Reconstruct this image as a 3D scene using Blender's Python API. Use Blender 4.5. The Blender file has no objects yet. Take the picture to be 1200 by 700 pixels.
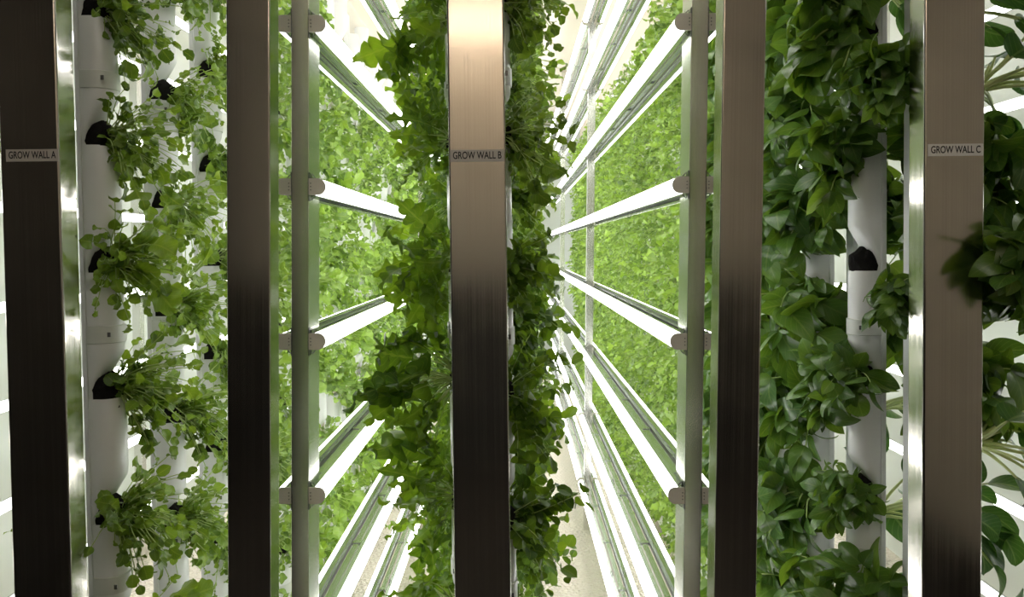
import bpy, math, random
from mathutils import Vector, Matrix

R = random.Random(11)
C = bpy.context.scene.collection
EYE = 1.45
NF = 1.30            # depth of the front frame posts
TA, TL = -0.0114, 0.0079   # slight lean of the grow walls / light frames

# ------------------------------------------------------------------ materials
def new_mat(name):
    m = bpy.data.materials.new(name); m.use_nodes = True
    nt = m.node_tree; nt.nodes.clear()
    out = nt.nodes.new('ShaderNodeOutputMaterial')
    return m, nt, out
def N(nt, t, **kw):
    n = nt.nodes.new(t)
    for k, v in kw.items():
        if k in n.inputs.keys(): n.inputs[k].default_value = v
        else: setattr(n, k, v)
    return n
def princ(nt, col, rough=.5, metal=0., spec=.5):
    p = nt.nodes.new('ShaderNodeBsdfPrincipled')
    p.inputs['Base Color'].default_value = (*col, 1); p.inputs['Roughness'].default_value = rough
    p.inputs['Metallic'].default_value = metal; p.inputs['Specular IOR Level'].default_value = spec
    return p
def simple(name, col, rough=.5, metal=0., spec=.5, noise=0., nscale=20., bump=0.):
    m, nt, out = new_mat(name); p = princ(nt, col, rough, metal, spec)
    if noise or bump:
        tc = N(nt, 'ShaderNodeTexCoord'); nz = N(nt, 'ShaderNodeTexNoise', Scale=nscale, Detail=4.)
        nt.links.new(tc.outputs['Object'], nz.inputs['Vector'])
        if noise:
            mx = N(nt, 'ShaderNodeMix', data_type='RGBA')
            mx.inputs[6].default_value = (*[c * (1 - noise) for c in col], 1); mx.inputs[7].default_value = (*[min(1, c * (1 + noise)) for c in col], 1)
            nt.links.new(nz.outputs['Fac'], mx.inputs[0]); nt.links.new(mx.outputs[2], p.inputs['Base Color'])
        if bump:
            b = N(nt, 'ShaderNodeBump', Strength=bump, Distance=.002)
            nt.links.new(nz.outputs['Fac'], b.inputs['Height']); nt.links.new(b.outputs['Normal'], p.inputs['Normal'])
    nt.links.new(p.outputs[0], out.inputs[0]); return m

def brushed(name, col, rlo, rhi, streak=(260., 260., 1.6), bump=.12, blot=.12):
    """aluminium drawn along z: fine lengthwise streaks, blotches of wear"""
    m, nt, out = new_mat(name); p = princ(nt, col, .25, 1.)
    tc = N(nt, 'ShaderNodeTexCoord'); mp = N(nt, 'ShaderNodeMapping'); mp.inputs['Scale'].default_value = streak
    nt.links.new(tc.outputs['Object'], mp.inputs['Vector'])
    n1 = N(nt, 'ShaderNodeTexNoise', Scale=1., Detail=3.); nt.links.new(mp.outputs[0], n1.inputs['Vector'])
    n2 = N(nt, 'ShaderNodeTexNoise', Scale=9., Detail=5.); nt.links.new(tc.outputs['Object'], n2.inputs['Vector'])
    ad = N(nt, 'ShaderNodeMath', operation='MULTIPLY'); nt.links.new(n1.outputs['Fac'], ad.inputs[0]); nt.links.new(n2.outputs['Fac'], ad.inputs[1])
    mr = N(nt, 'ShaderNodeMapRange'); mr.inputs['From Min'].default_value = .1; mr.inputs['From Max'].default_value = .4
    mr.inputs['To Min'].default_value = rlo; mr.inputs['To Max'].default_value = rhi
    nt.links.new(ad.outputs[0], mr.inputs['Value']); nt.links.new(mr.outputs[0], p.inputs['Roughness'])
    mx = N(nt, 'ShaderNodeMix', data_type='RGBA')
    mx.inputs[6].default_value = (*[c * (1 - blot) for c in col], 1); mx.inputs[7].default_value = (*[min(1, c * (1 + blot)) for c in col], 1)
    nt.links.new(ad.outputs[0], mx.inputs[0])
    mx.inputs[0].default_value = .5
    mr2 = N(nt, 'ShaderNodeMapRange'); mr2.inputs['From Min'].default_value = .12; mr2.inputs['From Max'].default_value = .38
    nt.links.new(ad.outputs[0], mr2.inputs['Value']); nt.links.new(mr2.outputs[0], mx.inputs[0])
    nt.links.new(mx.outputs[2], p.inputs['Base Color'])
    b = N(nt, 'ShaderNodeBump', Strength=bump, Distance=.0006)
    nt.links.new(n1.outputs['Fac'], b.inputs['Height']); nt.links.new(b.outputs['Normal'], p.inputs['Normal'])
    nt.links.new(p.outputs[0], out.inputs[0]); return m

def leaf_mat(name, col, trans, rough=.42, vein=.35, var=.25, spec=.4, twt=.45):
    m, nt, out = new_mat(name)
    uv = N(nt, 'ShaderNodeUVMap'); sx = N(nt, 'ShaderNodeSeparateXYZ'); nt.links.new(uv.outputs[0], sx.inputs[0])
    def M(op, a, b=None, c=None):
        n = N(nt, 'ShaderNodeMath', operation=op)
        for i, x in enumerate((a, b, c)):
            if x is None: continue
            if isinstance(x, (int, float)): n.inputs[i].default_value = x
            else: nt.links.new(x, n.inputs[i])
        return n.outputs[0]
    u = M('ABSOLUTE', M('SUBTRACT', sx.outputs[0], .5))
    mid = M('LESS_THAN', u, .035)
    sv = M('GREATER_THAN', M('SINE', M('MULTIPLY', M('SUBTRACT', sx.outputs[1], M('MULTIPLY', u, .7)), 42.)), .86)
    v = M('MAXIMUM', mid, M('MULTIPLY', sv, .45))
    at = N(nt, 'ShaderNodeAttribute', attribute_name='tint')
    oi = N(nt, 'ShaderNodeObjectInfo')
    k = M('ADD', M('MULTIPLY', at.outputs['Fac'], .7), M('MULTIPLY', oi.outputs['Random'], .3))
    def colour(c):
        r = N(nt, 'ShaderNodeValToRGB'); e = r.color_ramp.elements
        e[0].position = 0; e[0].color = (c[0] * (1 - var) * .8, c[1] * (1 - var), c[2] * (1 - var), 1)
        e[1].position = 1; e[1].color = (min(1, c[0] * (1 + var * 1.5)), min(1, c[1] * (1 + var)), c[2] * (1 + var * .6), 1)
        nt.links.new(k, r.inputs[0])
        mx = N(nt, 'ShaderNodeMix', data_type='RGBA'); nt.links.new(M('MULTIPLY', v, vein), mx.inputs[0])
        nt.links.new(r.outputs[0], mx.inputs[6]); mx.inputs[7].default_value = (min(1, c[0] * 2.4 + .05), min(1, c[1] * 1.6 + .05), c[2] * 2 + .03, 1)
        return mx.outputs[2]
    p = princ(nt, col, rough, 0, spec); nt.links.new(colour(col), p.inputs['Base Color'])
    b = N(nt, 'ShaderNodeBump', Strength=.5, Distance=.0012, invert=True)
    nt.links.new(v, b.inputs['Height']); nt.links.new(b.outputs['Normal'], p.inputs['Normal'])
    t = N(nt, 'ShaderNodeBsdfTranslucent'); nt.links.new(colour(trans), t.inputs['Color'])
    ms = N(nt, 'ShaderNodeMixShader'); ms.inputs[0].default_value = twt
    nt.links.new(p.outputs[0], ms.inputs[1]); nt.links.new(t.outputs[0], ms.inputs[2]); nt.links.new(ms.outputs[0], out.inputs[0])
    return m

def emit(name, col, st):
    m, nt, out = new_mat(name); e = N(nt, 'ShaderNodeEmission'); e.inputs[0].default_value = (*col, 1); e.inputs[1].default_value = st
    nt.links.new(e.outputs[0], out.inputs[0]); return m

MT = {
 'post': brushed('drawn_aluminium_front', (.69, .66, .61), .13, .21, streak=(330., 330., .5), bump=.012, blot=.08),
 'lpost': brushed('satin_aluminium', (.74, .74, .70), .24, .27, streak=(330., 330., .3), bump=0, blot=.03),
 'rail': brushed('aluminium_extrusion', (.62, .64, .64), .22, .24, streak=(60., .3, 60.), bump=0, blot=.02),
 'pvc': simple('white_pvc', (.88, .89, .90), .32, spec=.5, noise=.03, nscale=12),
 'pvc_worn': simple('white_pvc_stained', (.74, .76, .73), .35, noise=.08, nscale=30),
 'foam': simple('black_growing_foam', (.012, .011, .011), .95, spec=.15, noise=.4, nscale=120, bump=.8),
 'tube': emit('led_diffuser_glow', (1., .985, .96), 7.8),
 'cap': simple('taupe_plastic_cap', (.84, .80, .74), .55, noise=.04),
 'steel': simple('dark_steel_clip', (.16, .16, .16), .35, metal=.9),
 'strip': simple('label_tape', (.90, .90, .87), .6, noise=.03),
 'strip_b': simple('clear_label_tape', (.66, .64, .60), .45, noise=.05),
 'strip_a': simple('grey_label_tape', (.60, .58, .54), .6, noise=.04),
 'ink': simple('black_label_ink', (.012, .012, .014), .6),
 'wall': simple('white_wall_panel', (.78, .82, .78), .45, noise=.03, nscale=3),
 'ceil': simple('cream_ceiling_panel', (.74, .68, .58), .6, noise=.03, nscale=3),
 'rear': simple('taupe_rear_wall', (.54, .50, .44), .7, noise=.1, nscale=2),
 'dark': simple('dark_rear_panel', (.025, .024, .022), .6, noise=.3, nscale=2),
 'floor_dark': simple('dark_rubber_floor', (.03, .028, .026), .7, noise=.2, nscale=6),
 'beam': simple('cream_top_channel', (.76, .70, .60), .5, noise=.03),
 'stem': simple('pale_green_stem', (.42, .55, .18), .5, noise=.2, nscale=60),
 'stem_pale': simple('cream_green_stem', (.62, .72, .30), .4, noise=.15, nscale=60),
 'arugula': leaf_mat('arugula_leaf', (.105, .215, .028), (.25, .42, .025), var=.55, twt=.35, spec=.55, rough=.36),
 'mustard': leaf_mat('frilled_mustard_leaf', (.060, .145, .018), (.24, .44, .02), var=.5, twt=.38),
 'salad': leaf_mat('salad_leaf', (.215, .39, .075), (.30, .52, .04), rough=.34, vein=.35, var=.6, spec=.75, twt=.25),
 'cress': leaf_mat('cress_leaf', (.065, .15, .018), (.24, .42, .02), vein=.25, var=.5, twt=.35),
 'basil': leaf_mat('basil_leaf', (.072, .165, .030), (.20, .36, .025), rough=.3, vein=.35, var=.4, spec=.55, twt=.3),
 'bok': leaf_mat('dark_spoon_leaf', (.028, .095, .022), (.10, .24, .03), rough=.3, vein=.7, spec=.5, twt=.3),
}
def tread_plate():
    m, nt, out = new_mat('cream_tread_plate'); p = princ(nt, (.66, .60, .50), .42)
    tc = N(nt, 'ShaderNodeTexCoord')
    def wave(rot):
        mp = N(nt, 'ShaderNodeMapping'); mp.inputs['Rotation'].default_value = (0, 0, math.radians(rot)); nt.links.new(tc.outputs['Object'], mp.inputs[0])
        s = N(nt, 'ShaderNodeSeparateXYZ'); nt.links.new(mp.outputs[0], s.inputs[0])
        def sn(o, k):
            a = N(nt, 'ShaderNodeMath', operation='MULTIPLY'); a.inputs[1].default_value = k; nt.links.new(o, a.inputs[0])
            b = N(nt, 'ShaderNodeMath', operation='SINE'); nt.links.new(a.outputs[0], b.inputs[0]); return b.outputs[0]
        mu = N(nt, 'ShaderNodeMath', operation='MULTIPLY'); nt.links.new(sn(s.outputs[0], 130.), mu.inputs[0]); nt.links.new(sn(s.outputs[1], 260.), mu.inputs[1])
        return mu.outputs[0]
    mx = N(nt, 'ShaderNodeMath', operation='MAXIMUM'); nt.links.new(wave(45), mx.inputs[0]); nt.links.new(wave(-45), mx.inputs[1])
    b = N(nt, 'ShaderNodeBump', Strength=.9, Distance=.004); nt.links.new(mx.outputs[0], b.inputs['Height']); nt.links.new(b.outputs[0], p.inputs['Normal'])
    nt.links.new(p.outputs[0], out.inputs[0]); return m
MT['floor'] = tread_plate()

# ------------------------------------------------------------------ mesh helpers
class MB:
    def __init__(s): s.v = []; s.f = []; s.uv = []; s.t = []; s.mi = []
    def face(s, idx, uv=None, tint=.5, mi=0):
        s.f.append(tuple(idx)); s.uv.append(uv or [(0, 0)] * len(idx)); s.t.append(tint); s.mi.append(mi)
    def box(s, x0, x1, y0, y1, z0, z1):
        b = len(s.v)
        s.v += [(x, y, z) for z in (z0, z1) for y in (y0, y1) for x in (x0, x1)]
        for q in ((0, 2, 3, 1), (4, 5, 7, 6), (0, 1, 5, 4), (2, 6, 7, 3), (0, 4, 6, 2), (1, 3, 7, 5)): s.face([b + i for i in q])
    def rings(s, rings, closed=True, cap0=True, cap1=True):
        b = len(s.v); n = len(rings[0])
        for r in rings: s.v += [tuple(p) for p in r]
        for i in range(len(rings) - 1):
            for j in range(n if closed else n - 1):
                k = (j + 1) % n
                s.face((b + i * n + j, b + i * n + k, b + (i + 1) * n + k, b + (i + 1) * n + j))
        if cap0: s.face([b + j for j in reversed(range(n))])
        if cap1: s.face([b + (len(rings) - 1) * n + j for j in range(n)])
    def prism(s, prof, axis, a0, a1):
        """prof: list of 2-D points; axis y: (x,z) extruded along y; axis z: (x,y) along z"""
        if axis == 'y': s.rings([[(p[0], a, p[1]) for p in prof] for a in (a0, a1)])
        else: s.rings([[(p[0], p[1], a) for p in prof] for a in (a0, a1)])
    def tube(s, pts, r0, r1=None, n=5, mi=0):
        r1 = r0 if r1 is None else r1; b = len(s.v); m = len(pts)
        pts = [Vector(p) for p in pts]
        for i, p in enumerate(pts):
            d = (pts[min(i + 1, m - 1)] - pts[max(i - 1, 0)]).normalized()
            a = d.cross(Vector((.31, .9, .2))).normalized(); c = d.cross(a)
            r = r0 + (r1 - r0) * i / (m - 1)
            for j in range(n):
                w = 2 * math.pi * j / n
                s.v.append(tuple(p + a * math.cos(w) * r + c * math.sin(w) * r))
        for i in range(m - 1):
            for j in range(n):
                k = (j + 1) % n
                s.face((b + i * n + j, b + i * n + k, b + (i + 1) * n + k, b + (i + 1) * n + j), mi=mi)
        s.face([b + j for j in reversed(range(n))], mi=mi); s.face([b + (m - 1) * n + j for j in range(n)], mi=mi)
    def mesh(s, name, mats, smooth=None, bevel=0, uv=False):
        me = bpy.data.meshes.new(name); me.from_pydata(s.v, [], s.f)
        for m in (mats if isinstance(mats, (list, tuple)) else [mats]): me.materials.append(m)
        if any(s.mi): me.polygons.foreach_set('material_index', s.mi)
        if uv:
            l = me.uv_layers.new(name='UVMap'); flat = [c for f in s.uv for q in f for c in q]; l.data.foreach_set('uv', flat)
            a = me.attributes.new('tint', 'FLOAT', 'FACE'); a.data.foreach_set('value', s.t)
        if smooth: me.polygons.foreach_set('use_smooth', [True] * len(s.f))
        if smooth and smooth is not True: 
            try: me.set_sharp_from_angle(angle=smooth)
            except Exception: pass
        me.update(); return me
def link(name, me, parent=None, loc=None):
    o = bpy.data.objects.new(name, me); C.objects.link(o)
    if parent is not None: o.parent = parent
    if loc is not None: o.location = loc
    return o
def build(name, mb, mat, parent=None, smooth=None, bevel=0, loc=None):
    o = link(name, mb.mesh(name, mat, smooth), parent, loc)
    if bevel:
        m = o.modifiers.new('edge', 'BEVEL'); m.width = bevel; m.segments = 2; m.limit_method = 'ANGLE'
    return o
def tag(o, label, cat, group=None):
    o['label'] = label; o['category'] = cat
    if group: o['group'] = group
    elif 'group' in o.keys(): del o['group']
    return o
def thing(name, label, cat, loc=(0, 0, 0), group=None):
    o = bpy.data.objects.new(name, None); o.empty_display_size = .05; C.objects.link(o); o.location = loc
    return tag(o, label, cat, group)
def copy_tree(o, parent=None):
    c = o.copy(); C.objects.link(c)
    if parent is not None: c.parent = parent
    for ch in o.children: copy_tree(ch, c)
    return c
def struct(name, mb, mat, **kw):
    o = build(name, mb, mat, **kw); o['kind'] = 'structure'; return o
ORD = ['first', 'second', 'third', 'fourth', 'fifth', 'sixth', 'seventh', 'eighth', 'ninth', 'tenth', 'eleventh', 'twelfth']

# ------------------------------------------------------------------ the room
XL, XR, YE, YB, ZC = -1.85, 1.80, 8.6, -2.3, 2.86
def panel(x0, x1, y0, y1, z0, z1):
    b = MB(); b.box(x0, x1, y0, y1, z0, z1); return b
struct('floor', panel(XL, XR, 1.0, YE, -.05, 0), MT['floor'])
struct('floor_mat', panel(XL, XR, YB, 1.0, -.05, 0), MT['floor_dark'])
struct('ceiling', panel(XL, XR, YB, YE, ZC, ZC + .05), MT['ceil'])
struct('wall_left', panel(XL - .05, XL, 1.1, YE, 0, ZC), MT['wall'])
struct('wall_right', panel(XR, XR + .05, 1.1, YE, 0, ZC), MT['wall'])
struct('wall_back', panel(XL, XR, YE, YE + .05, 0, ZC), MT['wall'])
struct('wall_front', panel(XL, XR, YB - .05, YB, 1.25, ZC), MT['rear'])
struct('wall_front_lower', panel(XL, XR, YB - .05, YB, 0, 1.25), MT['dark'])
struct('wall_front_left', panel(XL - .05, XL, YB, 1.1, 0, ZC), MT['dark'])
struct('wall_front_right', panel(XR, XR + .05, YB, 1.1, .28, ZC), MT['rear'])
struct('baseboard_right', panel(XR, XR + .05, YB, 1.1, 0, .28), MT['dark'])

# ------------------------------------------------------------------ frame posts
def post(name, label, x0, x1, y0, depth, mat, tilt, lean_sign=0, z1=ZC):
    t = thing(name, label, 'post', ((x0 + x1) / 2 - tilt * 1.0 * EYE, y0, 0)); t.rotation_euler = (0, tilt, 0)
    w = (x1 - x0) / 2; r = .0035 if w > .04 else (.0025 if w > .03 else .0012); pr = []
    for cx, cy, a0 in ((w - r, depth - r, 0), (-w + r, depth - r, 90), (-w + r, r, 180), (w - r, r, 270)):
        q = [(cx + r * math.cos(math.radians(a0 + k * 22.5)), cy + r * math.sin(math.radians(a0 + k * 22.5))) for k in range(5)]
        e = .0006; a = math.radians(a0); tx, ty = math.sin(a), -math.cos(a)      # short flats keep the faces flat-shaded
        pr.append((q[0][0] + tx * e, q[0][1] + ty * e)); pr += q
        a += math.pi / 2; pr.append((q[4][0] - math.sin(a) * e, q[4][1] + math.cos(a) * e))
    b = MB(); b.rings([[(p[0], p[1], z) for p in pr] for z in (0, z1 - .004)])
    build('tube', b, mat, t, smooth=.5)
    return t
pA = post('grow_wall_post', 'wide dark aluminium post with a grey strip reading GROW WALL A', -.896, -.793, NF, .052, MT['post'], TA)
pB = post('grow_wall_post', 'wide aluminium post between dark foliage, its strip reads GROW WALL B', -.1135, -.0134, NF, .052, MT['post'], TA)
pC = post('grow_wall_post', 'wide beige aluminium post with a pale strip reading GROW WALL C', .7165, .822, NF, .052, MT['post'], TA)
p1 = post('light_frame_post', 'narrower front aluminium post without a label, between posts A and B', -.504, -.428, NF, .050, MT['post'], TL)
p2 = post('light_frame_post', 'narrower front aluminium post without a label, between posts B and C', .359, .434, NF, .050, MT['post'], TL)

def sticker(p, text, cx, w, zc, mat):
    b = MB(); b.box(cx - w / 2, cx + w / 2, -.0011, 0.0004, zc - .0105, zc + .0105)
    s = build('label_strip', b, mat, p)
    cu = bpy.data.curves.new('lettering', 'FONT'); cu.body = text; cu.size = .0176; cu.align_x = 'CENTER'; cu.align_y = 'CENTER'; cu.extrude = .0002; cu.offset = .00025
    o = bpy.data.objects.new('tmp', cu); C.objects.link(o); bpy.context.view_layer.update()
    me = bpy.data.meshes.new_from_object(o.evaluated_get(bpy.context.evaluated_depsgraph_get())); bpy.data.objects.remove(o)
    xs = [v.co.x for v in me.vertices]; k = (w * .90) / (max(xs) - min(xs))
    for v in me.vertices: v.co = (v.co.x * k + cx, -.0014 - v.co.z * .5, v.co.y + zc)
    me.materials.clear(); me.materials.append(MT['ink']); me.name = 'lettering'
    l = link('lettering', me, s)
sticker(pA, 'GROW WALL A', .0055, .0915, EYE + .1605, MT['strip_a'])
sticker(pB, 'GROW WALL B', 0, .094, EYE + .1600, MT['strip_b'])
sticker(pC, 'GROW WALL C', .0015, .096, EYE + .1700, MT['strip'])

# light-frame posts standing at the ends of the tubes
LX = {'left': (-.472, -.435, (1.57, 3.63, 5.70)), 'right': (.3668, .4036, (1.57, 3.77, 5.98))}
for side, (x0, x1, ys) in LX.items():
    for k, y in enumerate(ys):
        post('light_rack_post', f'{["slim near", "slim second", "slim farthest"][k]} aluminium upright carrying the {side} rack of grow lights', x0, x1, y, .085 if k == 0 else .04, MT['lpost'], TL)

# ------------------------------------------------------------------ LED grow lights
def make_light(L):
    t = thing('led_grow_light', 'proto', 'grow light')
    h = .0165
    b = MB(); b.prism([(0, -h), (.011, -h), (.011, -h - .002), (.013, -h - .002), (.013, h + .002), (.011, h + .002), (.011, h), (0, h), (0, .006), (-.003, .006), (-.003, -.006), (0, -.006)], 'y', .003, L - .003)
    build('housing', b, MT['rail'], t)
    b = MB(); b.box(-.0046, -.003, .05, L - .05, -.0055, .0055); build('wire_channel', b, MT['steel'], t)
    r = h; pr = [(.0132, -r)] + [(.020 + .0135 * math.cos(math.radians(a)), r * math.sin(math.radians(a))) for a in range(-90, 91, 20)] + [(.0132, r)]
    b = MB(); b.prism(pr, 'y', .004, L - .004); build('diffuser', b, MT['tube'], t, smooth=.6)
    r = h + .001; pr = [(-.001, -r)] + [(.019 + .0155 * math.cos(math.radians(a)), r * math.sin(math.radians(a))) for a in range(-90, 91, 15)] + [(-.001, r)]
    for y in (0, L - .006):
        b = MB(); b.prism(pr, 'y', y, y + .006); c = build('end_cap', b, MT['cap'], t)
        if y == 0:
            b = MB()
            for z in (-.007, 0, .007): b.tube([(.004, -.0012, z), (.004, .002, z)], .0012, n=6)
            build('screw', b, MT['steel'], c)
    for y in (.012, L * .5, L - .03):
        for s in (1, -1):
            b = MB(); b.tube([(.012, y, s * h), (.008, y, s * (h + .006)), (.003, y, s * (h + .011)), (.001, y + .004, s * (h + .006)), (.001, y + .008, s * h)], .0012, n=5)
            build('clip', b, MT['steel'], t, smooth=True)
    b = MB(); b.box(-.002, .0, .0, .014, -.030, .030); build('bracket', b, MT['steel'], t)
    return t
protos = {}
ROWS = [1.14, .81, .473, .132, -.200, -.530, -.865, -1.20]
ROWN = ['highest', 'second highest', 'third', 'fourth', 'fifth', 'sixth', 'seventh', 'lowest']
def place_light(L, x, y, z, flip, label, tilt=0, group=None):
    key = round(L, 3)
    o = protos.get(key)
    if o is None: o = protos[key] = make_light(L)
    else: o = copy_tree(o)
    tag(o, label, 'grow light', group)
    o.location = (x, y, z); o.scale = (-1 if flip else 1, 1, 1)
    return o
for side, (x0, x1, ys) in LX.items():
    ends = list(ys) + [ys[-1] + (ys[1] - ys[0])]
    for ri, h in enumerate(ROWS):
        if side == 'left' and h > 0: h -= .004
        z = EYE + h; dx = h * TL
        for k in range(3):
            y0 = ends[k] + (0 if k == 0 else .012); L = ends[k + 1] - y0 - .02
            where = ['near', 'middle', 'far'][k]
            for s in ('left', 'right'):
                x = (x0 + dx - .0005) if s == 'left' else (x1 + dx + .0005)
                row = ROWN[ri] if ri not in (0, 7) else ROWN[ri] 
                place_light(L, x, y0 - (.002 if k == 0 else 0), z, s == 'left', f'{where} white grow light tube on the {s} face of the {side} rack, {row} row', group=f'grow lights on the {side} rack')
            # tray between the pair
            b = MB(); cx = (x0 + x1) / 2 + dx; w = .008; yy0 = ends[k] + .09 if k == 0 else ends[k] + .045; yy1 = ends[k + 1] - .004
            sg = -1 if h > 0 else 1
            b.prism([(cx - w, z - .008), (cx - w + .002, z - .008), (cx - w + .002, z + .0), (cx + w - .002, z), (cx + w - .002, z - .008), (cx + w, z - .008), (cx + w, z + .002), (cx - w, z + .002)], 'y', yy0, yy1)
            q = yy0 + .06
            while q < yy1 - .1:
                b.box(cx - .0145, cx + .0145, q, q + .02, z - .004, z + .004); q += .42
            o = build('light_support_rail', b, MT['rail']); tag(o, f'{where} metal tray between the paired light tubes, {ROWN[ri]} row of the {side} rack', 'rail', 'trays between paired light tubes')
# single-sided lights on the far side walls
for side, xw, flip in (('left', XL + .003, False), ('right', XR - .003, True)):
    for ri, h in enumerate(ROWS):
        for k, y0 in enumerate((1.35, 3.5)):
            xx = xw + (.13 if side == 'left' else -.13)
            place_light(2.1, xx, y0, EYE + h, flip, f'{["near", "farther"][k]} white light tube in front of the {side} room wall, {ROWN[ri]} row', group=f'grow lights along the {side} room wall')
    for k, y in enumerate((1.6, 3.4, 5.5)):
        xa = XL + .095 if side == 'left' else XR - .131
        post('light_rack_post', f'{["nearest", "middle", "far"][k]} thin upright holding light tubes along the {side} room wall', xa, xa + .036, y, .04, MT['lpost'], 0)

# ------------------------------------------------------------------ planting towers
UNIT = .25
def zbase(k): return (.15, 10) if k % 2 == 0 else (.29, 9)
WALLX = {'A': -.855, 'B': -.072, 'C': .800}
def tower_profile(d, w, n=9):
    """open half tube: flat back at x=0, rounded front at depth d"""
    pr = []
    for k in range(n + 1):
        a = math.radians(-90 + 180 * k / n)
        cx = max(d - w, .3 * d)
        pr.append((cx + (d - cx) * math.cos(a), w * math.sin(a)))
    return [(0, -w)] + pr + [(0, w)]
W_, D_ = .0325, .054
def make_tower(s, near, odd):
    Z0, NU = zbase(odd)
    """s=+1: pockets open towards +x; s=-1 towards -x"""
    t = thing('planting_tower', 'proto', 'tower')
    b = MB(); z1 = Z0 + NU * UNIT
    for i in range(NU):
        z = Z0 + i * UNIT
        # slanted lower throat, then the full tube up to the rim of this unit
        rg = []
        for zz, d in ((z, .010), (z + .040, .016), (z + .050, .026), (z + .090, D_ * .96), (z + .098, D_), (z + UNIT - .003, D_), (z + UNIT, D_ - .002)):
            rg.append([(s * (p[0] + .012), p[1], zz) for p in tower_profile(d, W_ if zz > z + .01 else W_ * .94)])
        b.rings(rg, cap0=True, cap1=False)
        # inner lip
        rg = [[(s * (p[0] * k + .012), p[1] * k, zz) for p in tower_profile(D_ - .002, W_)] for k, zz in ((1, z + UNIT), (.93, z + UNIT), (.93, z + UNIT - .05))]
        b.rings(rg, cap0=False, cap1=True)
    build('tower_tube', b, MT['pvc'], t, smooth=.6)
    b = MB(); b.prism([(s * .012, -.036), (s * .012, .036), (s * .004, .036), (s * .004, .018), (-s * .007, .018), (-s * .007, -.018), (s * .004, -.018), (s * .004, -.036)], 'z', .135, 2.648)
    build('back_rail', b, MT['pvc'], t)
    if near:
        for i in range(NU):
            z = Z0 + i * UNIT
            rr = random.Random(i * 7 + int(s)); rg = []
            for k, (f, zz) in enumerate(((.93, z - .02), (.93, z + .0), (.95, z + .010), (.93, z + .018), (.80, z + .028), (.5, z + .038))):
                rg.append([(s * (p[0] * (f if f > .8 else f * .8) + .018 + rr.uniform(-.002, .002)), p[1] * f + rr.uniform(-.002, .002), zz + (.30 * p[0] if zz > z + .015 else 0) + rr.uniform(-.003, .003)) for p in tower_profile(D_ - .004, W_)])
            c = MB(); c.rings(rg); build('foam_plug', c, MT['foam'], t)
            if i % 2 == odd:
                dz = .105 if odd else .008; rg = [[(s * ((p[0] + .006) * k + .006), p[1] * k, zz) for p in tower_profile(D_ + .003, W_ + .003)] for k, zz in ((.97, z + .102 + dz), (1.0, z + .103 + dz), (1.0, z + .136 + dz), (.97, z + .137 + dz))]
                c = MB(); c.rings(rg); cl = build('collar', c, MT['pvc_worn'], t, smooth=.6)
                c = MB(); c.box(min(s * .055, s * .061), max(s * .055, s * .061), -.0385, -.0365, z + .116 + dz, z + .125 + dz); build('latch', c, MT['steel'], cl)
    return t
NT, TY0 = 26, 1.46
PITCH = .262
tower_protos = {}
def tower_y(wall, k, s=0): return {('A', -1): 1.41, ('B', -1): 1.56, ('C', 1): 1.50}.get((wall, s), {'A': 1.485, 'B': 1.45, 'C': 1.625}[wall]) + k * PITCH
tower_mats = {}
for wall in 'ABC':
    for s in (1, -1):
        for k in range(NT):
            if (wall == 'A' and s < 0 and k > 0) or (wall == 'C' and s > 0 and k > 1): continue
            y = tower_y(wall, k, s)
            if y > 8.2: break
            near = k < (6 if (wall, s) in (('A', 1), ('C', -1)) else 3) 
            key = (s, near, k % 2)
            if key in tower_protos: t = copy_tree(tower_protos[key])
            else: t = tower_protos[key] = make_tower(s, near, k % 2)
            x = WALLX[wall] + (.002 if s > 0 else -.002)
            t.location = (x - TA * EYE, y, 0); t.rotation_euler = (0, TA, 0)
            face = {('A', 1): 'light side', ('A', -1): 'outer side', ('B', -1): 'left side', ('B', 1): 'right side', ('C', -1): 'light side', ('C', 1): 'outer side'}[(wall, s)]
            if k < 6: tag(t, f'white plastic planting tower, {ORD[k]} back from post {wall}, {face} of grow wall {wall}', 'tower', f'planting towers of grow wall {wall}')
            else: tag(t, f'white plastic planting tower deep inside grow wall {wall}, {face}, behind the foliage', 'tower', f'deep planting towers of grow wall {wall}, {face}')
    b = MB(); xw = WALLX[wall]
    o = TA * (2.62 - EYE)
    b.box(xw - .06 + o, xw + .06 + o, NF + .055, 8.3, 2.65, 2.78)
    o_ = build('grow_wall_top_channel', b, MT['beam'], bevel=.004); tag(o_, f'cream channel running along the top of grow wall {wall}', 'channel')
    b = MB(); o = TA * (.15 - EYE)
    b.box(xw - .075 + o, xw + .075 + o, NF + .055, 8.3, .03, .13)
    o_ = build('drain_gutter', b, MT['pvc_worn'], bevel=.004); tag(o_, f'white drain gutter along the foot of grow wall {wall}', 'gutter')

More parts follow.
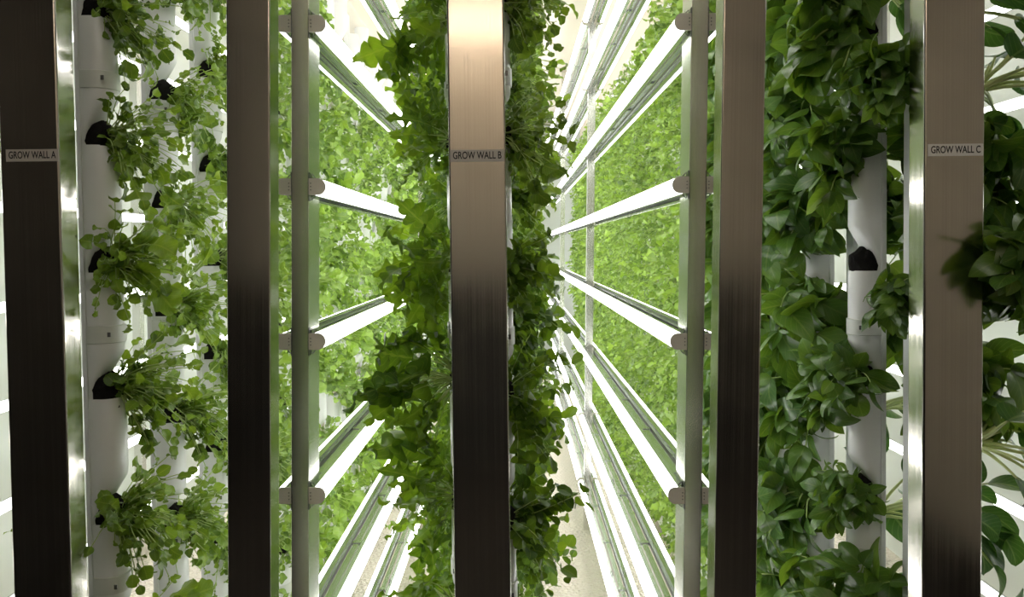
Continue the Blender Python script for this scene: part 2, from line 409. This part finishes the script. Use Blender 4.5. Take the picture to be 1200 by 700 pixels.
# ------------------------------------------------------------------ leaves and plants
def leaf(b, o, f, n, L, W, outline, rng, curl=.6, fold=.3, ruf=.0, nt=14, m=2, rufk=14, twist=0., pet=0., tint=None):
    f = f.normalized(); n = (n - f * n.dot(f))
    if n.length < 1e-4: n = f.orthogonal()
    n.normalize(); s = f.cross(n)
    base = len(b.v); p = Vector(o); cols = 2 * m + 1
    ph = rng.uniform(0, 6.28); ph2 = rng.uniform(0, 6.28); tint = rng.random() if tint is None else tint
    ds = L / nt; fd, nd = f.copy(), n.copy()
    for i in range(nt + 1):
        t = i / nt; w = W * outline(t)
        for j in range(-m, m + 1):
            u = j / m
            h = fold * abs(u) ** 1.4 * w + ruf * W * u * u * math.sin(rufk * t + ph + (2.0 if u > 0 else 0))
            off = ruf * W * .5 * abs(u) * math.sin(rufk * 1.3 * t + ph2)
            q = p + s * (u * w) + nd * h + fd * off
            b.v.append((q.x, q.y, q.z))
        rot = Matrix.Rotation(-curl * ds / L, 3, s); fd = (rot @ fd).normalized(); nd = (rot @ nd).normalized()
        if twist:
            rt = Matrix.Rotation(twist / nt, 3, fd); s = (rt @ s).normalized(); nd = (rt @ nd).normalized()
        p = p + fd * ds
    for i in range(nt):
        for j in range(cols - 1):
            a = base + i * cols + j
            uvs = [(j / (cols - 1), i / nt), ((j + 1) / (cols - 1), i / nt), ((j + 1) / (cols - 1), (i + 1) / nt), (j / (cols - 1), (i + 1) / nt)]
            b.face((a, a + 1, a + cols + 1, a + cols), uvs, tint, 0)

def out_lobed(depth, n, rng):
    ph = rng.uniform(-.06, .06)
    def g(t):
        env = math.sin(math.pi * min(1, max(0, t)) ** .62) ** .75 if 0 < t < 1 else 0
        lo = .5 - .5 * math.cos(2 * math.pi * (n * (t + ph)))
        k = depth * (1 - t ** 3 * .6)
        return env * (1 - k * lo) + .015
    return g
def out_arugula(t):
    # terminal rounded paddle with two or three side lobes beneath
    if t < .5:
        a = .10 + .38 * max(0, math.sin((t - .06) * math.pi / .145)) ** 1.2 * (.6 + t)
        return a if t > .04 else .06
    e = (t - .5) / .5
    return .10 + .92 * math.sin(math.pi * e ** .8) ** .6 if e < 1 else .03
def out_ovate(t): return (math.sin(math.pi * t ** .72) ** .85 if 0 < t < 1 else 0) + .008
def out_round(t): return (math.sin(math.pi * t ** .9) ** .55 if 0 < t < 1 else 0) + .02
def out_frill(t):
    return ((math.sin(math.pi * t ** .8) ** .6) * (1 - .22 * (.5 + .5 * math.sin(44 * t))) if 0 < t < 1 else 0) + .02
def out_wavy(t): return ((math.sin(math.pi * t ** .9) ** .6) * (1 - .20 * (.5 + .5 * math.cos(19 * t))) if 0 < t < 1 else 0) + .02
def out_spoon(t): return (math.sin(math.pi * t ** .85) ** .6 if 0 < t < 1 else 0) * 1.0 + .03

def stem_path(o, d, L, droop, rng, n=6, wob=.12, up=0.):
    pts = [Vector(o)]; d = d.normalized()
    for i in range(n):
        d = (d + Vector((rng.uniform(-wob, wob), rng.uniform(-wob, wob), rng.uniform(-wob, wob) - droop / n + up * (i / n) / n * 2))).normalized()
        pts.append(pts[-1] + d * (L / n))
    return pts, d
def outdir(rng, spread=1.0, upmin=-.2, upmax=1.1):
    a = rng.uniform(-1.35, 1.35) * spread; e = rng.uniform(upmin, upmax)
    return Vector((math.cos(a) * math.cos(e), math.sin(a) * math.cos(e), math.sin(e)))
UP = Vector((0, 0, 1))
LIGHT = Vector((1, 0, .25))
def facing(d, rng, k=.5):
    """leaf normal: mostly towards the lights (+x) and upward"""
    k *= 1.7
    return (UP * .5 + LIGHT * .5 + Vector((rng.uniform(-k, k), rng.uniform(-k, k), rng.uniform(-k, k))))

def plant(species, seed, scale=1.0):
    rng = random.Random(seed * 101 + hash_(species)); lv, st = MB(), MB()
    if species == 'arugula':
        for i in range(78):
            d = outdir(rng, .8, -.75, 1.0); L = rng.uniform(.04, .17)
            pts, e = stem_path((rng.uniform(-.01, .01), rng.uniform(-.015, .015), 0), d, L, rng.uniform(.2, 1.2), rng)
            st.tube(pts, .0015, .0009, 4)
            big = rng.choice([rng.uniform(.018, .034)] * 9 + [rng.uniform(.04, .07)])
            leaf(lv, pts[-1], e, facing(e, rng, .8), big, big * rng.uniform(.36, .52), rng.choice([out_round, out_round, out_ovate, out_wavy, out_wavy, out_arugula]), rng, curl=rng.uniform(.3, 1.8), fold=.28, ruf=.16, nt=12, rufk=12)
            for q in range(rng.randint(1, 4)):
                p = pts[rng.randint(2, 5)]; dd = (e + Vector((rng.uniform(-1, 1), rng.uniform(-1, 1), rng.uniform(-.4, 1)))).normalized()
                l = rng.uniform(.014, .03); leaf(lv, p, dd, facing(dd, rng, .9), l, l * rng.uniform(.34, .46), rng.choice([out_round, out_ovate]), rng, curl=rng.uniform(0, 1.4), fold=.25, ruf=.1, nt=6)
    elif species == 'mustard':
        for i in range(17):
            d = outdir(rng, .95, -.4, 1.1); L = rng.uniform(.05, .13)
            pts, e = stem_path((0, rng.uniform(-.015, .015), 0), d, L, rng.uniform(.2, 1.1), rng)
            st.tube(pts, .0020, .0012, 4)
            big = rng.uniform(.085, .14)
            leaf(lv, pts[-1], e, facing(e, rng, .9), big, big * rng.uniform(.27, .36), out_lobed(rng.uniform(.68, .85), rng.choice([4, 5, 6]), rng), rng, curl=rng.uniform(.2, 1.7), fold=.2, ruf=.24, nt=30, m=3, rufk=24)
        for i in range(30):
            d = outdir(rng, 1, -.6, 1.1); L = rng.uniform(.03, .14)
            pts, e = stem_path((0, 0, 0), d, L, rng.uniform(.2, 1.1), rng, n=4); st.tube(pts, .0012, .0008, 3)
            l = rng.uniform(.03, .065); leaf(lv, pts[-1], e, facing(e, rng, .9), l, l * .42, out_lobed(.68, rng.choice([3, 4]), rng), rng, curl=rng.uniform(.2, 1.5), fold=.2, ruf=.15, nt=14, rufk=16)
    elif species == 'salad':
        for i in range(72):
            d = outdir(rng, .95, -.6, 1.05); L = rng.uniform(.03, .125)
            pts, e = stem_path((0, rng.uniform(-.02, .02), 0), d, L, rng.uniform(.0, 1.2), rng, n=4)
            st.tube(pts, .0014, .0009, 3)
            l = rng.uniform(.028, .062)
            leaf(lv, pts[-1], e, facing(e, rng, .9), l, l * rng.uniform(.3, .46), rng.choice([out_round, out_lobed(.45, 2, rng), out_arugula, out_frill]), rng, curl=rng.uniform(.2, 2.0), fold=.3, ruf=.22, nt=9, rufk=14)
    elif species == 'frisee':
        for i in range(150):
            d = outdir(rng, .95, -.6, 1.05); L = rng.uniform(.03, .13)
            pts, e = stem_path((0, rng.uniform(-.02, .02), 0), d, L, rng.uniform(.0, 1.2), rng, n=3)
            st.tube(pts, .0013, .0008, 3)
            l = rng.uniform(.022, .046)
            leaf(lv, pts[-1], e, facing(e, rng, 1.0), l, l * rng.uniform(.22, .36), rng.choice([out_lobed(.65, 3, rng), out_lobed(.6, 2, rng), out_arugula]), rng, curl=rng.uniform(.2, 2.2), fold=.35, ruf=.25, nt=9, m=1, rufk=14)
    elif species == 'cress':
        for i in range(26):
            d = outdir(rng, .95, -.7, 1.0); L = rng.uniform(.08, .19)
            pts, e = stem_path((0, rng.uniform(-.02, .02), 0), d, L, rng.uniform(.1, 1.1), rng, n=8)
            st.tube(pts, .0013, .0008, 4)
            for q in range(2, 9):
                for sg in (1, -1):
                    if rng.random() < .2: continue
                    tan = (pts[q] - pts[q - 1]).normalized(); sd = tan.cross(facing(tan, rng, .4)).normalized() * sg
                    dd = (sd + tan * .6 + UP * rng.uniform(-.3, .4)).normalized(); l = rng.uniform(.02, .04)
                    leaf(lv, pts[q], dd, facing(dd, rng, .6), l, l * rng.uniform(.34, .48), out_round, rng, curl=rng.uniform(0, 1.), fold=.2, ruf=.06, nt=6)
    elif species == 'basil':
        for i in range(18):
            d = outdir(rng, 1.0, -.5, 1.1); L = rng.uniform(.08, .17)
            pts, e = stem_path((0, rng.uniform(-.02, .02), 0), d, L, rng.uniform(.6, 1.6), rng, n=6)
            st.tube(pts, .0024, .0014, 5)
            for q in range(1, 7):
                tan = (pts[q] - pts[q - 1]).normalized()
                ax = tan.cross(Vector((rng.uniform(-1, 1), rng.uniform(-1, 1), .5))).normalized()
                for sg in (1, -1):
                    if rng.random() < .12: continue
                    dd = (ax * sg + tan * .4 + Vector((.25, 0, rng.uniform(-.95, -.05)))).normalized(); l = rng.uniform(.05, .098) * (1.1 if q > 2 else .8)
                    leaf(lv, pts[q] + dd * .004, dd, facing(dd, rng, .45), l, l * rng.uniform(.25, .33), out_ovate, rng, curl=rng.uniform(.5, 1.9), fold=-.28 + rng.uniform(0, .5), ruf=.05, nt=12, m=3, rufk=9)
            l = .04; leaf(lv, pts[-1], e, facing(e, rng, .5), l * 1.2, l * .4, out_ovate, rng, curl=.8, fold=.3, nt=8)
    elif species == 'bok':
        for i in range(12):
            d = outdir(rng, .9, -.3, .9); L = rng.uniform(.08, .17)
            pts, e = stem_path((0, rng.uniform(-.02, .02), 0), d, L, rng.uniform(.2, .9), rng, n=6)
            st.tube(pts, .0045, .0022, 6)
            l = rng.uniform(.07, .11)
            leaf(lv, pts[-1] - e * .004, e, facing(e, rng, .6), l, l * rng.uniform(.32, .40), out_spoon, rng, curl=rng.uniform(.4, 1.5), fold=.22, ruf=.06, nt=12, m=3, rufk=7)
    return lv, st
def hash_(s): return sum(ord(c) * (i + 3) for i, c in enumerate(s)) % 977
SP = {  # species: leaf material, stem material, object name, words
 'arugula': ('arugula', 'stem', 'arugula_plant', 'lobed-leaf salad plant'),
 'mustard': ('mustard', 'stem', 'mustard_green_plant', 'broad ragged-leaf green plant'),
 'salad': ('salad', 'stem', 'salad_green_plant', 'bright salad plant'),
 'frisee': ('salad', 'stem', 'frilly_salad_plant', 'fine frilly salad plant'),
 'cress': ('cress', 'stem', 'cress_plant', 'small-leaved trailing green plant'),
 'basil': ('basil', 'stem', 'basil_plant', 'basil plant'),
 'bok': ('bok', 'stem_pale', 'pak_choi_plant', 'pale-stemmed spoon-leaf plant'),
}
bank = {}
def get(species, v, merged):
    k = (species, v, merged)
    if k not in bank:
        lv, st = plant(species, v); lm, sm = MT[SP[species][0]], MT[SP[species][1]]
        if merged:
            off = len(lv.v); lv.v += st.v
            for f in st.f: lv.face([i + off for i in f], mi=1)
            bank[k] = (lv.mesh('plant', [lm, sm], True, uv=True), None)
        else: bank[k] = (lv.mesh('leaves', lm, True, uv=True), st.mesh('stems', sm, True))
    return bank[k]
def put(species, v, x, y, z, s, rot, scale, label, parts=True, group=None, tilt=(0, 0), mirror=False):
    """s: +1 grows towards +x, -1 towards -x"""
    kind = SP[species][2]
    M = Matrix.Translation((x, y, z)) @ Matrix.Rotation(rot + (0 if s > 0 else math.pi), 4, 'Z') @ Matrix.Rotation(tilt[0], 4, 'X') @ Matrix.Rotation(tilt[1], 4, 'Y') @ Matrix.Diagonal((scale, scale * (-1 if mirror else 1), scale, 1))
    a, b = get(species, v, not parts)
    if parts:
        t = thing(kind, label, 'plant', group=group); t.matrix_world = M
        link('leaves', a, t); link('stems', b, t)
        return t
    o = link(kind, a); tag(o, label, 'plant', group); o.matrix_world = M
    return o
def pocket_pos(wall, s, k, i):
    z = zbase(k)[0] + i * UNIT + .018; x = WALLX[wall] + s * .048 + TA * (z - EYE)
    return x, tower_y(wall, k, s), z
def py_(y, z): return 290 - 870 * (z - EYE) / y
def rank(wall, s, k, i):
    """place of pocket i among the pockets the photograph shows on this tower, from the top"""
    vis = [j for j in range(zbase(k)[1] - 1, -1, -1) if -40 < py_(tower_y(wall, k, s), zbase(k)[0] + j * UNIT) < 740]
    return ORD[vis.index(i)] if i in vis else ('hidden upper' if py_(tower_y(wall, k, s), zbase(k)[0] + i * UNIT) < 0 else 'hidden lower')
side_word = {('A', 1): 'light side', ('A', -1): 'outer side', ('B', -1): 'left side', ('B', 1): 'right side', ('C', -1): 'light side', ('C', 1): 'outer side'}
def fill(wall, s, kmax, chooser, skip=lambda k, i: False, sc=lambda k, i: 1.0, ilo=0):
    for k in range(kmax):
        if tower_y(wall, k) > 8.1: break
        for i in range(ilo, zbase(k)[1]):
            if skip(k, i): continue
            x, y, z = pocket_pos(wall, s, k, i)
            if not -260 < py_(y, z) < 900: continue
            sp = chooser(k, i); parts = k < 4; v = (k * 3 + i * 2 + R.randint(0, 1)) % 7
            w = SP[sp][3]; side = side_word[(wall, s)]
            if k < 5: lab, grp = f'{w}, {rank(wall, s, k, i)} pocket down, {ORD[k]} tower back, {side} of wall {wall}', f'plants on grow wall {wall}, {side}'
            else:
                band = 'upper' if i > 5 else ('middle' if i > 3 else 'lower'); dep = 'mid-depth' if k < 11 else 'far'
                lab, grp = f'{w} in the {dep} {band} foliage, {side} of grow wall {wall}', f'{w}s, {dep} {band} {side} of grow wall {wall}'
            put(sp, v, x, y, z, s, R.uniform(-.35, .35), sc(k, i) * (R.uniform(.92, 1.1) if k < 4 else R.uniform(.80, 1.22)), lab, parts, grp, (R.uniform(-.35, .35), R.uniform(-.25, .25)), R.random() < .5)
fill('A', 1, 22, lambda k, i: 'arugula' if k < 4 else 'salad', sc=lambda k, i: (.98 if k == 0 else .92) if k < 4 else 1.06, skip=lambda k, i: (k, i) in ((6, 9), (8, 9), (10, 9), (11, 8), (9, 8), (7, 8), (12, 9), (5, 2), (8, 3), (7, 6), (9, 5), (6, 4), (10, 2), (11, 6)))
fill('A', -1, 1, lambda k, i: 'arugula', sc=lambda k, i: .38)
fill('B', -1, 12, lambda k, i: 'mustard' if k < 5 else 'salad', sc=lambda k, i: R.uniform(.72, 1.08))
fill('B', 1, 12, lambda k, i: ('arugula' if i > 5 else 'cress') if k < 5 else 'salad', sc=lambda k, i: R.uniform(.68, 1.0))
fill('C', -1, 26, lambda k, i: 'basil' if k < 4 else 'frisee', sc=lambda k, i: ({3: .62, 4: .8, 6: .85}.get(i, .95) if k == 0 else 1.08) if k < 4 else 1.2, skip=lambda k, i: (k, i) in ((0, 5),))
fill('C', 1, 2, lambda k, i: 'bok' if i in (2, 3, 7) else 'basil', sc=lambda k, i: .95)

# plants that lean out in front of the posts
put('basil', 1, .742, 1.44, EYE + .33, -1, .35, .62, 'basil plant overhanging the upper inner edge of post C', group='plants by post C')
put('basil', 3, .770, 1.41, EYE - .09, -1, .5, .55, 'small basil plant jutting in front of post C halfway down, inner side', group='plants by post C')
put('basil', 2, .868, 1.33, EYE - .02, 1, -.75, .90, 'dark basil plant reaching over the outer edge of post C', group='plants by post C')
put('basil', 4, .925, 1.50, EYE + .10, 1, -.4, .90, 'dark basil plant beside the GROW WALL C strip, outer side', group='plants by post C')
put('bok', 2, .885, 1.43, EYE + .30, 1, -.3, 1.0, 'pale-stemmed plant above the outer edge of post C', group='plants by post C')
put('bok', 0, .880, 1.42, EYE - .38, 1, -.3, 1.0, 'pale-stemmed spoon-leaf plant beside the lower outer edge of post C', group='plants by post C')

# ------------------------------------------------------------------ ceiling lamp over the walkway, and an added fill lamp
t = thing('ceiling_or_fill_lamp', 'warm linear lamp on the walkway ceiling behind the viewer', 'lamp', (0, -1.92, ZC))
b = MB(); b.box(-.64, .64, -.07, .07, -.03, 0); build('housing', b, MT['cap'], t, bevel=.004)
MT['warm'] = emit('warm_lamp_glow', (1., .78, .56), 17.)
b = MB(); b.box(-.62, .62, -.05, .05, -.05, -.03); build('lamp_diffuser', b, MT['warm'], t)

t = thing('ceiling_or_fill_lamp', 'added neutral fill lamp, unseen, straight above the viewer', 'lamp', (0, -.25, ZC))  # added fill light, brightens label strips, end caps, tower fronts and near leaves
b = MB(); b.box(-.64, .64, -.07, .07, -.03, 0); build('housing', b, MT['cap'], t, bevel=.004)
MT['neutral'] = emit('fill_lamp_glow', (1., .93, .84), 15.)
b = MB(); b.box(-.62, .62, -.05, .05, -.05, -.03); build('lamp_diffuser', b, MT['neutral'], t)

# ------------------------------------------------------------------ camera and world
w = bpy.data.worlds.new('World'); bpy.context.scene.world = w; w.use_nodes = True
w.node_tree.nodes['Background'].inputs[0].default_value = (.5, .5, .5, 1); w.node_tree.nodes['Background'].inputs[1].default_value = .05
cd = bpy.data.cameras.new('Camera'); cam = bpy.data.objects.new('Camera', cd); C.objects.link(cam)
F = 870.; cd.sensor_width = 36; cd.lens = 36 * F / 1200; cd.clip_start = .05
pitch = math.radians(1.6)
cam.location = (0, 0, EYE); cam.rotation_euler = (math.pi / 2 - pitch, 0, 0)
cd.shift_x = -3 / 1200; cd.shift_y = -(60 - F * math.tan(pitch)) / 1200
bpy.context.scene.camera = cam
sc_ = bpy.context.scene
sc_.view_settings.view_transform = 'Standard'; sc_.view_settings.look = 'None'; sc_.view_settings.gamma = 1; sc_.view_settings.use_curve_mapping = False
sc_.view_settings.exposure = 0.0
